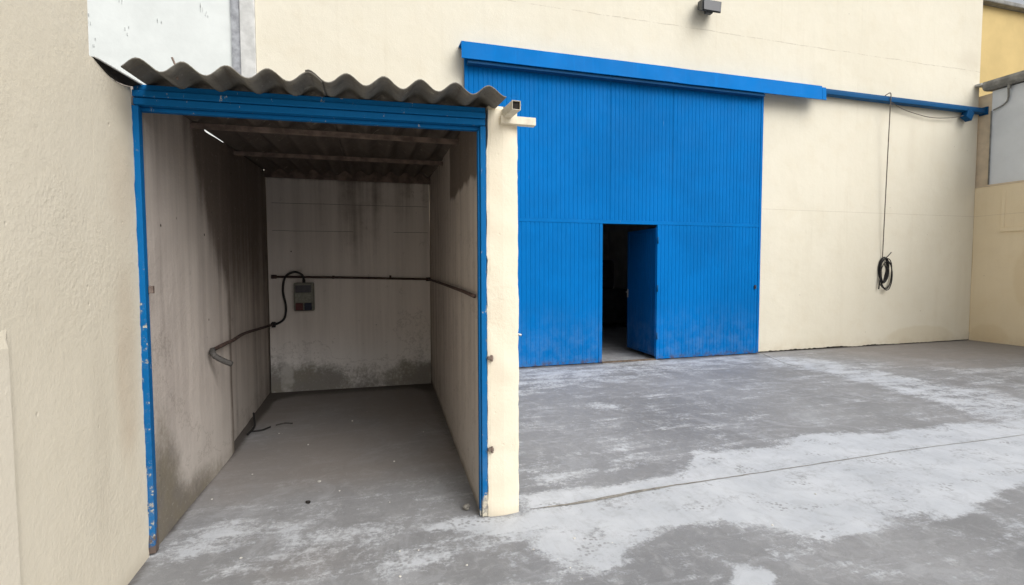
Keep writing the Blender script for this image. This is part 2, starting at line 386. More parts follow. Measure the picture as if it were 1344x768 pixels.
def ground_mask(x, y):
    wx = x + .10*nz(x, y, 3, 2.3) + .05*nz(x, y, 9, 6); wy = y + .08*nz(x, y, 5, 2.3) + .04*nz(x, y, 1, 6)
    r = .16
    if 0.9 < x < 9 and 3 < y < 7.2: r = .20 + .12*nz(x, y, 0, .9)
    if y < 2.3: r = .20
    if x < .75 and y > 3.05: r = .10 + .22*sm(y, 3.9, 3.0) + .12*nz(x, y, 4, 1.5)
    for P, v, s in DUST:
        xs = [p[0] for p in P]; ys = [p[1] for p in P]
        if not (min(xs)-s-.2 < wx < max(xs)+s+.2 and min(ys)-s-.2 < wy < max(ys)+s+.2): continue
        r = max(r, v * sm(poly_d(wx, wy, P), -s*1.5, s*1.1))
    g = b = 0
    if -1.3 < x < .80 and y > 2.9:                       # bay floor: browner to the back, darker towards the walls
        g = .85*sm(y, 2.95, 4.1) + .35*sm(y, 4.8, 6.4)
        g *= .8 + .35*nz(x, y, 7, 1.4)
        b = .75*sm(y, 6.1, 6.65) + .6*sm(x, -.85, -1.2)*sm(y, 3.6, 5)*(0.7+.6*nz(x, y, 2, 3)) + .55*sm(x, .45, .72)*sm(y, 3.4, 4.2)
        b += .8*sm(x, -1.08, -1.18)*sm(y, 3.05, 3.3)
    if y < 2.95 and x < .2: g = max(g, .42*ellip(x, y, -.35, 2.72, .35, .2, .6))
    g = max(g, .75*ellip(x, y, 10.6, 6.7, 3.0, 1.4, .6), .55*ellip(x, y, 9.2, 5.8, 1.6, .9, .6))
    b = max(b, .62*sm(y, 7.14, 7.30)*float(x > 6.7)*float(y < 8), .62*sm(y, 7.04, 7.2)*float(1 < x <= 6.7)*float(y < 7.35)*float(not 3.6 < x < 4.6), .6*sm(x, -1.06, -1.17)*float(y < 3.0), .5*sm(x, 11.95, 12.2))  # painted contact shade and dirt along the wall and door feet
    return (min(1.2, r), min(1, g), min(1, b))
fx = [-60, -30, -12, -5, -2.5] + frange(-1.4, 6.9, .04) + frange(7.0, 12.6, .1) + [15, 25, 60]
fy = [-60, -30, -12, -4, 0] + frange(1.0, 4.2, .035) + frange(4.26, 7.5, .06) + [8.5, 10, 17, 30, 60]
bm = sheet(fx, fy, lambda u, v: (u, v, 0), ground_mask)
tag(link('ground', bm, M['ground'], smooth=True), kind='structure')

def strip(name, pts, ws, m, z=.004):
    bm = bmesh.new(); prev = None
    P = spline([(x, y, z) for x, y in pts], 10)
    for i, p in enumerate(P):
        t = i/(len(P)-1)*(len(ws)-1); k = min(int(t), len(ws)-2); w = ws[k]+(ws[k+1]-ws[k])*(t-k)
        w *= .75 + .5*abs(nz(p.x, p.y, 4, 7)); d = (P[min(i+1, len(P)-1)]-P[max(i-1, 0)]).normalized(); n = Vector((-d.y, d.x, 0))
        j = .006*nz(p.x, p.y, 8, 9)
        a, b = bm.verts.new(p+n*(w+j)), bm.verts.new(p-n*(w-j))
        if prev: bm.faces.new((prev[0], a, b, prev[1]))
        prev = (a, b)
    return tag(link(name, bm, m), kind='structure')
strip('ground_joint', [(0.98,2.945),(1.19,2.935),(1.41,2.945),(1.71,2.97),(2.03,2.985),(2.48,2.99),(3.18,3.0),(4.42,3.02),(5.77,3.0),(8.5,3.02)],
      [.002,.010,.016,.020,.016,.009,.006,.005,.0045,.004,.004,.004], M['groove'])
strip('ground_joint', [(6.74,7.22),(6.55,6.75),(6.38,6.19),(6.42,5.47)], [.012,.010,.006,.002], M['groove'])

# ------------------------------------------------------------------ WAREHOUSE WALL
YW = 7.34
wh = thing('warehouse', 'cream painted warehouse front with a wide blue sliding door', 'building')
def fac_mask(x, z):
    r = .85*ellip(x, z, 10.8, .12, .95, .24, .35)
    g = .35*ellip(x, z, 11.85, 3.25, .25, .35, .6) + .25*ellip(x, z, 10.35, 3.9, .12, .5, .6) + .18*sm(x, 11.2, 12.1)
    g += .45*ellip(x, z, 11.9, 5.75, .35, .2, .6)
    return (r, g, 0)
fxs = [-1.40, 1.5] + [6.55] + frange(6.65, 12.1, .09)
fxs = frange(-1.40, 1.5, .29) + frange(1.8, 6.5, .3) + frange(6.6, 12.20, .09)
fzs = frange(0, .6, .06) + frange(.7, 4.4, .1) + frange(4.55, 8.4, .15)
bm = sheet(fxs, fzs, lambda u, v: (u, YW, v), fac_mask, skip=lambda u, v: 1.5 < u < 6.6 and v < 4.42)
extrude_back(bm, (0, .25, 0))
link('facade', bm, M['facade'], wh)
bm = boxes((-1.40, 12.20, YW-.03, YW+.30, 8.402, 8.47)); link('coping', bm, M['greylight'], wh)
# interior room; unseen ceiling opening added to let daylight in
bm = boxes((1.0, 1.2, YW+.26, 17, .01, 5.4), (8.6, 8.8, YW+.26, 17, .01, 5.4), (1.202, 8.598, 16.8, 17, .01, 5.4), (1.0, 8.8, YW+.26, 9.6, 5.402, 5.6), (1.0, 8.8, 10.6, 17, 5.402, 5.6), (1.0, 2.0, 9.602, 10.598, 5.402, 5.6), (3.6, 8.8, 9.602, 10.598, 5.402, 5.6))
link('interior_wall', bm, M['room'], wh)
# dark broken gap along the foot of the wall
bm = bmesh.new(); prev = None
for i in range(301):
    x = 6.72 + 5.47*i/300
    h = .008 + .034*max(0, nz(x, 0, 0, 1.7)+.35)*(1 if 7.0 < x < 9.6 else .3) + .022*abs(nz(x, 3, 0, 9))*(1 if 7.0 < x < 9.8 else .3)
    a, b = bm.verts.new((x, YW-.004, -.002)), bm.verts.new((x, YW-.004, h))
    if prev: bm.faces.new((prev[0], a, b, prev[1]))
    prev = (a, b)
link('foot_gap', bm, M['hole'], wh)

# neighbouring white wall with the cement post between
nw = thing('neighbour_wall', 'white plastered wall of the next building seen above the shelter roof', 'wall')
bm = boxes((-9, -1.69, YW+.02, YW+.25, 0, 8.4)); link('plaster', bm, M['white'], nw)
bm = bmesh.new()
for (x, z, l) in ((-2.9, 4.92, .10), (-2.55, 5.05, .05), (-2.02, 4.95, .13), (-1.97, 4.84, .05), (-2.85, 4.52, .07), (-3.3, 4.85, .05), (-3.2, 4.35, .06), (-2.5, 4.7, .06), (-3.24, 4.62, .09)):
    for k in range(3):
        xx = x + random.uniform(-.03, .03); w = random.uniform(.004, .009); zz = z + random.uniform(-.05, .05)
        w *= .6; box(bm, xx-w, xx+w, YW+.014, YW+.0205, zz-l*random.uniform(.3, .7), zz)
link('drip_mark', bm, M['drip'], nw)
po = thing('cement_strip', 'vertical grey cement strip between the white and cream walls', 'wall joint')
bm = bmesh.new()
for i in range(40):
    z0, z1 = 8.4*i/40, 8.4*(i+1)/40 - .0005
    box(bm, -1.688+.008*nz(i, 1, 2, .7), -1.585+.012*nz(i, 4, 2, .9), YW-.012, YW+.2, z0, z1)
link('dark_band', bm, M['greydark'], po)  # darker grey half of the strip
bm = boxes((-1.583, -1.402, YW-.035, YW+.2, 0, 8.4)); link('cement_band', bm, M['greylight'], po, bevel=.01)

# ------------------------------------------------------------------ SLIDING DOOR
sd = thing('sliding_door', 'huge bright blue ribbed metal sliding door on the warehouse front', 'door')
YD = 7.25
def ribs(x0, x1, z0, z1, y=YD, pitch=.072, mtx=None, bmx=None):
    bm = bmx or bmesh.new(); n = max(1, round((x1-x0)/pitch)); p = (x1-x0)/n; prof = []
    for i in range(n):
        a = x0+i*p
        prof += [(a, y+.006), (a+p*.10, y+.006), (a+p*.24, y), (a+p*.86, y), ]
    prof.append((x1, y+.006)); vs = []
    for x, yy in prof:
        a, b = Vector((x, yy, z0)), Vector((x, yy, z1))
        if mtx is not None: a, b = mtx@a, mtx@b
        vs.append((bm.verts.new(a), bm.verts.new(b)))
    for A, B in zip(vs, vs[1:]): bm.faces.new((A[0], B[0], B[1], A[1]))
    return bm
DX0, DX1, MX0, MX1 = 1.37, 6.69, 3.60, 4.60
ZS = 2.26
for a, b in ((DX0+.05, 3.725), (3.730, 4.868), (4.873, DX1-.05)):
    link('upper_panel', ribs(a, b, ZS+.06, 4.62), M['blue'], sd)
link('lower_panel', ribs(DX0+.05, MX0-.06, .05, ZS), M['blue'], sd)
link('lower_panel', ribs(MX1+.06, DX1-.05, .05, ZS), M['blue'], sd)
bm = boxes((DX0, DX0+.05, YD-.006, YD+.05, .012, 4.62), (DX1-.05, DX1, YD-.006, YD+.05, .012, 4.62),
           (DX0+.051, DX1-.051, YD-.004, YD+.05, ZS+.001, ZS+.058),
           (DX0+.051, MX0-.061, YD+.002, YD+.05, .012, .048), (MX1+.061, DX1-.051, YD+.002, YD+.05, .012, .048),
           (MX0-.058, MX0, YD-.004, YD+.05, .012, ZS), (MX1, MX1+.058, YD-.004, YD+.05, .012, ZS))
link('door_frame', bm, M['blue'], sd, bevel=.004)
bm = boxes((DX0+.052, MX0-.062, YD+.03, YD+.045, .03, 4.6), (MX1+.062, DX1-.052, YD+.03, YD+.045, .03, 4.6), (MX0-.06, MX1+.06, YD+.03, YD+.045, ZS+.06, 4.6))
link('backing_sheet', bm, M['blue'], sd)
bm = boxes((6.565, 6.60, YD-.02, YD-.007, 1.17, 1.235)); box(bm, 6.574, 6.590, YD-.03, YD-.021, 1.185, 1.21)
link('lock', bm, M['boxdark'], sd)
# wicket door, open inward on its right-hand hinges
leaf = bpy.data.objects.new('wicket_door', None); COL.objects.link(leaf); leaf.parent = sd
leaf['label'] = 'narrow blue personnel door standing open inward'
mt = Matrix.Translation((MX1-.012, YD+.02, 0)) @ Matrix.Rotation(R(-92), 4, 'Z')
def lb(*bs):
    bm = bmesh.new()
    for b in bs: box(bm, *b, mtx=mt)
    return bm
# local x runs from the hinge (0) to -1 = free edge; outer face at y=0
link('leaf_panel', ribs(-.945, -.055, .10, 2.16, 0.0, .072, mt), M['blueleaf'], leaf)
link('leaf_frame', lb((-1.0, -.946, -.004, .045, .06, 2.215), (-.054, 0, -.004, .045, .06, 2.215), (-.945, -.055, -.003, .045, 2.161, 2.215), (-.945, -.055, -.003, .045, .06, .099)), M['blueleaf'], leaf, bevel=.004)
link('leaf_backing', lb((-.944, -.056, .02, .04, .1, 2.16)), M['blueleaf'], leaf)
bm = lb((-.985, -.955, -.016, -.005, 1.0, 1.15), (-.975, -.962, -.05, -.017, 1.09, 1.11)); link('handle', bm, M['steel'], leaf, bevel=.003)
for z in (.35, 1.15, 1.95):
    bm = bmesh.new(); tube(bm, [(MX1+.004, YD-.012, z), (MX1+.004, YD-.012, z+.11)], .012); link('hinge', bm, M['bluerail'], leaf, smooth=True)
bm = boxes((MX0+.001, MX1-.001, YD-.02, YD+.06, .002, .016)); link('threshold', bm, M['sill'], sd)

# head cover and rail
tc = thing('door_track', 'long blue boxed track cover and rail carrying the sliding door', 'door track')
bm = bmesh.new()
prof = [(YW-.005, 4.805), (YW-.235, 4.785), (YW-.25, 4.545), (YW-.235, 4.543), (YW-.222, 4.76), (YW-.005, 4.78)]
def extr(bm, prof, xs):
    rings = [[bm.verts.new((x, y+dy, z+dz)) for y, z in prof] for x, dy, dz in xs]
    for A, B in zip(rings, rings[1:]):
        for k in range(len(prof)): bm.faces.new((A[k], A[(k+1)%len(prof)], B[(k+1)%len(prof)], B[k]))
    bm.faces.new(rings[0][::-1]); bm.faces.new(rings[-1])
extr(bm, prof, [(1.30+.42*i, .004*nz(i, 0, 0, .8), .007*nz(i, 5, 0, .6)) for i in range(15)] + [(7.82, 0, 0)])
link('track_cover', bm, M['bluetrim'], tc)
bm = bmesh.new(); extr(bm, [(y, z-.022 if z > 4.7 else z) for y, z in prof], [(7.822, -.004, 0), (7.905, -.004, 0)])
link('track_cover', bm, M['bluetrim'], tc)
bm = bmesh.new(); RP = [(YW-.07, 4.80), (YW-.12, 4.785), (YW-.14, 4.74), (YW-.14, 4.70), (YW-.12, 4.685), (YW-.115, 4.70), (YW-.118, 4.745), (YW-.07, 4.76)]
extr(bm, [(YW-.002, 4.80), (YW-.13, 4.80), (YW-.14, 4.755), (YW-.14, 4.70), (YW-.05, 4.685), (YW-.002, 4.72)], [(7.906, 0, 0), (12.2, 0, 0)])
link('rail', bm, M['bluerail'], tc, bevel=.008)
bm = boxes((1.40, 6.6, YW-.215, YW-.1, 4.50, 4.54), )
link('inner_rail', bm, M['bluerail'], tc)
bm = boxes((12.201, 12.235, YW-.16, YW-.01, 4.67, 4.83)); link('end_stop', bm, M['bluerail'], tc, bevel=.005)
bm = bmesh.new(); box(bm, -.09, .09, -.06, .06, -.09, .09, Matrix.Translation((11.72, YW-.10, 4.625)) @ Matrix.Rotation(R(25), 4, 'Y'))
box(bm, -.045, .045, -.03, .03, .05, .13, Matrix.Translation((11.72, YW-.09, 4.625)) @ Matrix.Rotation(R(10), 4, 'Y'))
link('door_stop', bm, M['bluerail'], tc, bevel=.012)

# ------------------------------------------------------------------ floodlight, cables
fl = thing('floodlight', 'small black floodlight fixed high on the cream wall', 'lamp')
cx, cz = 5.45, 5.85
bm = bmesh.new()
A = [(cx-.10, YW-.03, cz+.15), (cx+.19, YW-.03, cz+.15), (cx+.19, YW-.03, cz+.02), (cx-.10, YW-.03, cz+.02)]
B = [(cx-.17, YW-.26, cz+.08), (cx+.20, YW-.26, cz+.08), (cx+.20, YW-.24, cz-.10), (cx-.17, YW-.24, cz-.10)]
a = [bm.verts.new(p) for p in A]; b = [bm.verts.new(p) for p in B]
for k in range(4): bm.faces.new((a[k], a[(k+1)%4], b[(k+1)%4], b[k]))
bm.faces.new(a); bm.faces.new(b[::-1]); link('housing', bm, M['blackm'], fl, bevel=.01)
bm = boxes((cx-.15, cx+.18, YW-.268, YW-.256, cz-.09, cz+.07)); link('front_glass', bm, M['glass'], fl, bevel=.004)
bm = boxes((cx+.02, cx+.08, YW-.03, YW-.001, cz+.03, cz+.13)); link('bracket', bm, M['blackm'], fl, bevel=.003)
bm = boxes((cx-.02, cx+.10, YW-.17, YW-.10, cz-.075, cz-.005)); link('junction_box', bm, M['blackm'], fl, bevel=.003)

hc = thing('hanging_cable', 'thin cable hanging from the rail and ending in a black coil', 'cable')
bm = bmesh.new()
tube(bm, spline([(9.50, YW-.06, 4.80), (9.53, YW-.15, 4.85), (9.56, YW-.16, 4.81), (9.56, YW-.155, 4.6), (9.585, YW-.12, 3.8), (9.615, YW-.08, 2.8), (9.66, YW-.028, 1.74)], 8), .0085, 6)
link('cable_drop', bm, M['wire'], hc, smooth=True)
random.seed(3); bm = bmesh.new(); cxk, czk = 9.70, 1.46
for i in range(9):
    rx = .10 + .012*random.random() + (0.05 if i > 6 else 0); rz = .235 + .02*random.random() + (.05 if i > 6 else 0)
    ox = random.uniform(-.015, .015) + (.045 if i > 6 else 0); oz = (.03 if i < 7 else -.04*(i-6)); y = YW-.02-.004*i
    pts = []
    for k in range(25):
        t = 2*math.pi*k/24; pts.append((cxk+ox+rx*math.sin(t)*(1+.12*nz(i, k*.25, 0)), y-.01*math.sin(2*t+i), czk+oz+rz*math.cos(t)))
    tube(bm, pts, .0088, 6, cap=False)
tube(bm, spline([(9.60, YW-.05, 1.48), (9.585, YW-.05, 1.3), (9.575, YW-.045, 1.17), (9.57, YW-.04, 1.12)]), .010, 6)
tube(bm, spline([(9.585, YW-.05, 1.22), (9.68, YW-.05, 1.14), (9.82, YW-.05, 1.18), (9.89, YW-.05, 1.36), (9.87, YW-.05, 1.55), (9.77, YW-.05, 1.68)]), .008, 6)
tube(bm, spline([(9.65, YW-.06, 1.70), (9.74, YW-.07, 1.76), (9.83, YW-.07, 1.84)]), .009, 6)
tube(bm, spline([(9.66, YW-.06, 1.62), (9.72, YW-.065, 1.50), (9.69, YW-.06, 1.38), (9.66, YW-.06, 1.24)]), .009, 6)
link('coil', bm, M['black'], hc, smooth=True)
bm = bmesh.new(); tube(bm, spline([(9.61, YW-.12, 4.70), (10.1, YW-.06, 4.60), (10.75, YW-.05, 4.525), (11.3, YW-.06, 4.555), (11.66, YW-.10, 4.62)]), .007, 6)
tag(link('sagging_wire', bm, M['wire'], smooth=True), 'thin brown wire sagging just below the blue rail', 'wire')

# ------------------------------------------------------------------ BOUNDARY WALL (left)
bw = thing('boundary_wall', 'long cream stucco wall running from the foreground into the shelter', 'wall')
XL = -1.17
def bw_disp(y, z): return XL + .004*nz(y, z, 0, 1.6) + .014*sm(y, 2.045, 2.02)*sm(z, 1.36, 1.28)
def bw_mask(y, z):
    r = .8*ellip(y, z, 2.86, 1.06, .10, .42, .6)*(0.7+.5*nz(y, z, 0, 5)) + .35*ellip(y, z, 2.9, 1.95, .13, .22, .6)
    g = .45*sm(z, .10, .0) + .55*ellip(y, z, 2.93, 2.42, .15, .14, .7) + .22*ellip(y, z, 2.6, .75, .07, .45, .7)  # middle term paints the soft shadow under the roof tip
    b = .75*sm(y, 2.035, 2.02)*sm(z, 1.33, 1.22)
    return (max(0, r), g, b)
ys = [-9, -6, -3, -1, 0, .8] + frange(1.0, 2.64, .02)
zs = frange(0, 3.0, .03) + [3.2, 3.5, 4.2]
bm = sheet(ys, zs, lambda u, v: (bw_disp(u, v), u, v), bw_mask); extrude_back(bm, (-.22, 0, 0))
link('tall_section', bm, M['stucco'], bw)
ys = frange(2.641, 3.03, .016); zs = frange(0, 2.47, .026)
def low_pos(u, v):
    # ragged plaster edge beside the frame
    e = .012*nz(v, 0, 1, 9) + .008*nz(v, 3, 1, 30) if u > 3.02 else 0
    t = (u-2.675)/.385; top = 2.490+.012*t-.036*math.sin(math.pi*max(0, min(1, t*.96)))
    return (bw_disp(u, v), u + e, v*top/2.47)
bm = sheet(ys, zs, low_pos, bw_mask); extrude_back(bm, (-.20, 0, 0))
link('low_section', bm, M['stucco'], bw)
def rtop(y): return 2.487 + .060*(y-2.75)          # underside of the roof troughs
def in_x(y): return -1.165 + .035*sm(y, 3.3, 4.5)
def in_mask(y, z):
    zl = 2.50 - 1.05*sm(y, 3.55, 4.5) + .10*nz(y, 0, 2, 4)                     # dark curtain descending to the back
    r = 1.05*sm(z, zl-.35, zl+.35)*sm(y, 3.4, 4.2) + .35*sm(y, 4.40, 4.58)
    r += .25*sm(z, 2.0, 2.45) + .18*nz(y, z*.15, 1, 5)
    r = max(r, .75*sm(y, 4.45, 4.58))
    g = .62*ellip(y, z, 3.2, .1, .24, .8, .9) + .5*sm(z, .28, 0) + .35*ellip(y, z, 3.55, .1, .5, .45, .7)
    return (min(1, r), min(1, g), .25*ellip(y, z, 3.8, 1.1, .5, .7, .7))
ys = frange(3.09, 4.60, .035); zs = frange(0, 2.50, .04)
bm = sheet(ys, zs, lambda u, v: (in_x(u) + .004*nz(u, v, 0, 4), u, v*(rtop(u)+.03-.052*sm(u, 4.05, 4.12))/2.5), in_mask); extrude_back(bm, (-.2, 0, 0))
link('inner_section', bm, M['inner'], bw)
def far_mask(y, z):
    return (min(1, .55+.5*sm(z, .9, 2.3) - .35*ellip(y, z, 5.6, .6, 1, .7, .6)), .35*sm(z, .3, 0), 0)  # darker all over, most towards the top
ys = frange(4.601, 6.88, .06); zs = frange(0, 2.535, .06)
bm = sheet(ys, zs, lambda u, v: (-1.195-.018*(u-4.6) + .004*nz(u, v, 0, 4), u, v*(rtop(u)+.03-.052*sm(u, 4.85, 4.78))/2.535), far_mask); extrude_back(bm, (-.2, 0, 0))
link('far_section', bm, M['inner'], bw)

# ------------------------------------------------------------------ SHELTER
sh = thing('storage_shelter', 'open fronted shelter with corrugated roof and chipped blue frame', 'shelter')
def wx(y): return .643 + (.78-.643)*(y-2.95)/3.7
# right-hand side wall: grimy inside
def rw_mask(y, z):
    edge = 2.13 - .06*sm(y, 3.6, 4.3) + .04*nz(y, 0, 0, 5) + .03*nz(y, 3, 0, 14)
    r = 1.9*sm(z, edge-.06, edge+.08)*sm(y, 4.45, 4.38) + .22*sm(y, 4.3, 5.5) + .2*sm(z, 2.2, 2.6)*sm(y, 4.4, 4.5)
    g = .55*sm(z, .12, .0) + .12
    return (min(1.9, r), g, .2*ellip(y, z, 3.4, 1.2, .6, .9, .6))
ys = frange(2.985, 6.86, .05); zs = frange(0, 2.52, .04)
bm = sheet(ys, zs, lambda u, v: (wx(u) + .004*nz(u, v, 0, 4), u, v*(rtop(u)+.03)/2.52), rw_mask); extrude_back(bm, (.10, 0, 0))
link('side_wall', bm, M['inner'], sh)
# outer leaf of the same wall and its rough cream front
def pil_mask(u, v): return (.35*max(0, nz(u, v, 2, 6)), .5*sm(v, .08, 0) + .5*ellip(u, v, .70, .43, .03, .03, .6) + .4*ellip(u, v, .70, 1.0, .03, .02, .6), 0)
def pil_pos(u, v):
    t = (u-.684)/.2; w = .0
    lft = .684 + .005*nz(v, 0, 3, 8) + .005*nz(v, 2, 3, 26) + .012*sm(v, 2.25, 2.4)
    rgt = .884 + .006*nz(v, 6, 3, 5) + .005*nz(v, 7, 3, 24) - .006*sm(v, 1.2, 2.4)
    return (lft+(rgt-lft)*t, 2.935 + .006*nz(u, v, 0, 6) - .012*(1-abs(2*t-1))**.5, v)
bm = sheet(frange(.684, .884, .02), frange(0, 2.50, .03), pil_pos, pil_mask); extrude_back(bm, (0, .06, 0))
link('pillar_face', bm, M['stucco'], sh)
bm = sheet(frange(2.99, 7.2, .2), frange(0, 2.5, .2), lambda u, v: (wx(u)+.24+.006*nz(u, v, 1, 3), u, v*(rtop(u)+.0)/2.5)); extrude_back(bm, (-.12, 0, 0))
link('outer_wall', bm, M['stucco'], sh)
# back wall
def bk_mask(x, z):
    r = .45*ellip(x, z, -.20, 2.4, .13, .75, .8) + .35*ellip(x, z, .05, 2.3, .10, .8, .8) + .25*ellip(x, z, .35, 2.5, .3, .3, .6)
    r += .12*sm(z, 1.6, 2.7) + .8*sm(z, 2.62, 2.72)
    g = .70*sm(z, .5, .08) + .22*nz(x, z, 3, 5) + .30*ellip(x, z, .62, .3, .25, .3, .5) + .3*ellip(x, z, -.9, .3, .5, .35, .5) + .25*ellip(x, z, .55, .75, .2, .3, .6)
    b = .65*ellip(x, z, -1.02, .16, .10, .22, .4) + .35*ellip(x, z, -.3, .7, .7, .4, .7)
    return (min(1, r), min(1, g), b)
bm = sheet(frange(-1.21, .765, .04), frange(0, 2.80, .04), lambda u, v: (u, 6.66+.004*nz(u, v, 0, 4)-.025*(u+.2), v), bk_mask); extrude_back(bm, (0, .15, 0))
link('back_wall', bm, M['back'], sh)
bm = bmesh.new()
for z, x0, x1 in ((2.36, -1.15, .74), (2.02, -1.15, -.2), (2.02, .3, .74)):
    pts = [(x, 6.655-.025*(x+.2), z+.006*nz(x, z, 0, 4)) for x in frange(x0, x1, .1)]
    tube(bm, [(a, b+.002, c) for a, b, c in pts], .0022, 5)
link('block_joint', bm, M['pipegrey'], sh)
bm = boxes((-1.205, .84, 6.58, 6.61, 2.655, 2.80)); link('back_rail', bm, M['purlin'], sh)

# blue frame: front plane runs from (-1.15,3.06) to (.66,2.94)
ang = math.atan2(2.945-3.06, .68+1.17)
FM = Matrix.Translation((-1.165, 3.045, 0)) @ Matrix.Rotation(ang, 4, 'Z')
fr = bpy.data.objects.new('frame', None); COL.objects.link(fr); fr.parent = sh
LEN = 1.845
def hb(z0l, z0r, h, y0, y1):
    bm = bmesh.new(); us = frange(0, LEN, .06)
    rings = []
    lay = bm.verts.layers.float_color.new('m')
    for u in us:
        zz = z0l+(z0r-z0l)*u/LEN
        rings.append([bm.verts.new(FM @ Vector((u, y, z))) for y, z in ((y0, zz), (y0, zz+h), (y1, zz+h), (y1, zz))])
        for q in rings[-1]: q[lay] = (0, 0, 0, 1)
    for A, B in zip(rings, rings[1:]):
        for k in range(4): bm.faces.new((A[k], A[(k+1)%4], B[(k+1)%4], B[k]))
    bm.faces.new(rings[0][::-1]); bm.faces.new(rings[-1])
    return bm
link('header_rail', hb(2.402, 2.402, .036, -.012, .06), M['blueframe'], fr, bevel=.004)
link('header_rail', hb(2.441, 2.441, .034, -.020, .06), M['blueframe'], fr, bevel=.004)
link('header_rail', hb(2.478, 2.478, .030, -.006, .06), M['blueframe'], fr, bevel=.004)
link('header_lip', hb(2.381, 2.381, .020, .03, .065), M['blueframe'], fr, bevel=.003)
def post(x0, x1, y0, y1, z0, z1, chip, rustz=.25):
    us = [x0, x1]; zs = frange(z0, z1, .03); bm = bmesh.new(); lay = bm.verts.layers.float_color.new('m'); rings = []
    for z in zs:
        row = []
        for x, y in ((x0, y0), (x1, y0), (x1, y1), (x0, y1)):
            v = bm.verts.new((x, y, z)); c = chip(x, y, z); v[lay] = (*c, 1); row.append(v)
        rings.append(row)
    for A, B in zip(rings, rings[1:]):
        for k in range(4): bm.faces.new((A[k], A[(k+1)%4], B[(k+1)%4], B[k]))
    bm.faces.new(rings[0][::-1]); bm.faces.new(rings[-1]); return bm
lc = lambda x, y, z: (.37*float(y < 3.045)*(1-.35*sm(z, 1.2, 2.0)) + .08*sm(z, .6, .15), .62*sm(z, .30, .02)+.25*float(y>3.06), 0)
link('jamb', post(-1.185, -1.142, 3.032, 3.075, 0.01, 2.398, lc), M['blueframe'], fr, bevel=.004)
link('jamb_stop', post(-1.168, -1.148, 3.0765, 3.092, 0.01, 2.378, lambda x, y, z: (.1, .25+.6*sm(z, .5, .05), 0)), M['blueframe'], fr)
rc = lambda x, y, z: (.40*float(x > .66)*(1-.3*sm(z, .9, 1.5)) + .75*sm(z, .22, .05), .35*sm(z, .28, .1), 0)
link('jamb', post(.646, .680, 2.928, 2.978, 0.004, 2.400, rc), M['blueframe'], fr, bevel=.004)
link('jamb_stop', post(.634, .645, 2.945, 2.982, 0.004, 2.376, lambda x, y, z: (.5*sm(z, .15, .03), .3*sm(z, .3, .05), 0)), M['blueframe'], fr, bevel=.002)
# hinge lugs in the plaster edge
for z in (.43, 1.0):
    bm = boxes((.680, .715, 2.905, 2.924, z-.008, z+.012)); box(bm, .700, .712, 2.902, 2.926, z-.02, z+.018); link('hinge_stub', bm, M['purlin'], fr, bevel=.003)
bm = boxes((-1.139, -1.118, 3.06, 3.085, 1.42, 1.46)); link('hinge_stub', bm, M['purlin'], fr, bevel=.003)

# roof
rf = bpy.data.objects.new('roof', None); COL.objects.link(rf); rf.parent = sh
def roof_sheet(x0, x1, lift=0, thick=.006):
    bm = bmesh.new(); us = frange(x0, x1, .0155); vs = frange(0, 1, .0205); G = []
    for u in us:
        row = []
        for v in vs:
            fy0 = 2.75-.03*(u+1.03)
            y = fy0 + (6.72-fy0)*v
            if v == 0: y += .012*nz(u, 0, 1, 9) + .010*max(0, nz(u, 3, 1, 28))
            z = 2.512 + .008*(u+1.03) + .060*(y-2.75) + .027*math.cos(2*math.pi*(u+1.032)/.1866) + .004*nz(u, y, 3, 2) + lift
            row.append(bm.verts.new((u, y, z)))
        G.append(row)
    for i in range(len(us)-1):
        for j in range(len(vs)-1):
            uc = (us[i]+us[i+1])/2; yc = G[i][j].co.y
            if yc < 3.03 and (uc < -1.095 or uc > .745): continue
            if 4.1 < yc < 4.9 and uc < -1.20: continue
            bm.faces.new((G[i][j], G[i+1][j], G[i+1][j+1], G[i][j+1]))
    for v in [v for v in bm.verts if not v.link_faces]: bm.verts.remove(v)
    extrude_back(bm, (0, 0, -thick)); return bm
link('corrugated_sheet', roof_sheet(-1.30, -.22), M['fibre'], rf, smooth=True)
link('corrugated_sheet', roof_sheet(-.30, .90, .0095), M['fibre'], rf, smooth=True)
# curled edge piece on the left wall top; shaded underside and lit lip painted in
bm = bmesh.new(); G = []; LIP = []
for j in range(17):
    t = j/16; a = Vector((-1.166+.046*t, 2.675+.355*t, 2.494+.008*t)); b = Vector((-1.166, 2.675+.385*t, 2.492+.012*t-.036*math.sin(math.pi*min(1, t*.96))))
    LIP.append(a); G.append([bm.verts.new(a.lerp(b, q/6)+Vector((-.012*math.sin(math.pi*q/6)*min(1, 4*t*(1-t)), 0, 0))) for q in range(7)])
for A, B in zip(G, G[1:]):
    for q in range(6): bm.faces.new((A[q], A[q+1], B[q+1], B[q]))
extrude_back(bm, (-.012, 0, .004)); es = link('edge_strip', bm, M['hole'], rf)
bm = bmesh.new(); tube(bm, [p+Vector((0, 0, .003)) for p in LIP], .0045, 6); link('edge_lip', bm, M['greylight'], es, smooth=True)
for y, zl, zr in ((3.85, 2.500, 2.512), (5.0, 2.570, 2.582)):
    bm = bmesh.new(); v = box(bm, -1.16, .70+.03*(y-3.8), y-.014, y+.014, 0, .034)
    for w in v: w.co.z += zl+(zr-zl)*(w.co.x+1.16)/1.86
    link('purlin', bm, M['purlin'], rf)
bm = bmesh.new(); tube(bm, [(-.905, 2.86, 2.49), (-.905, 2.86, 2.54), (-.922, 2.85, 2.592)], .005, 6); link('roof_hook', bm, M['purlin'], rf)
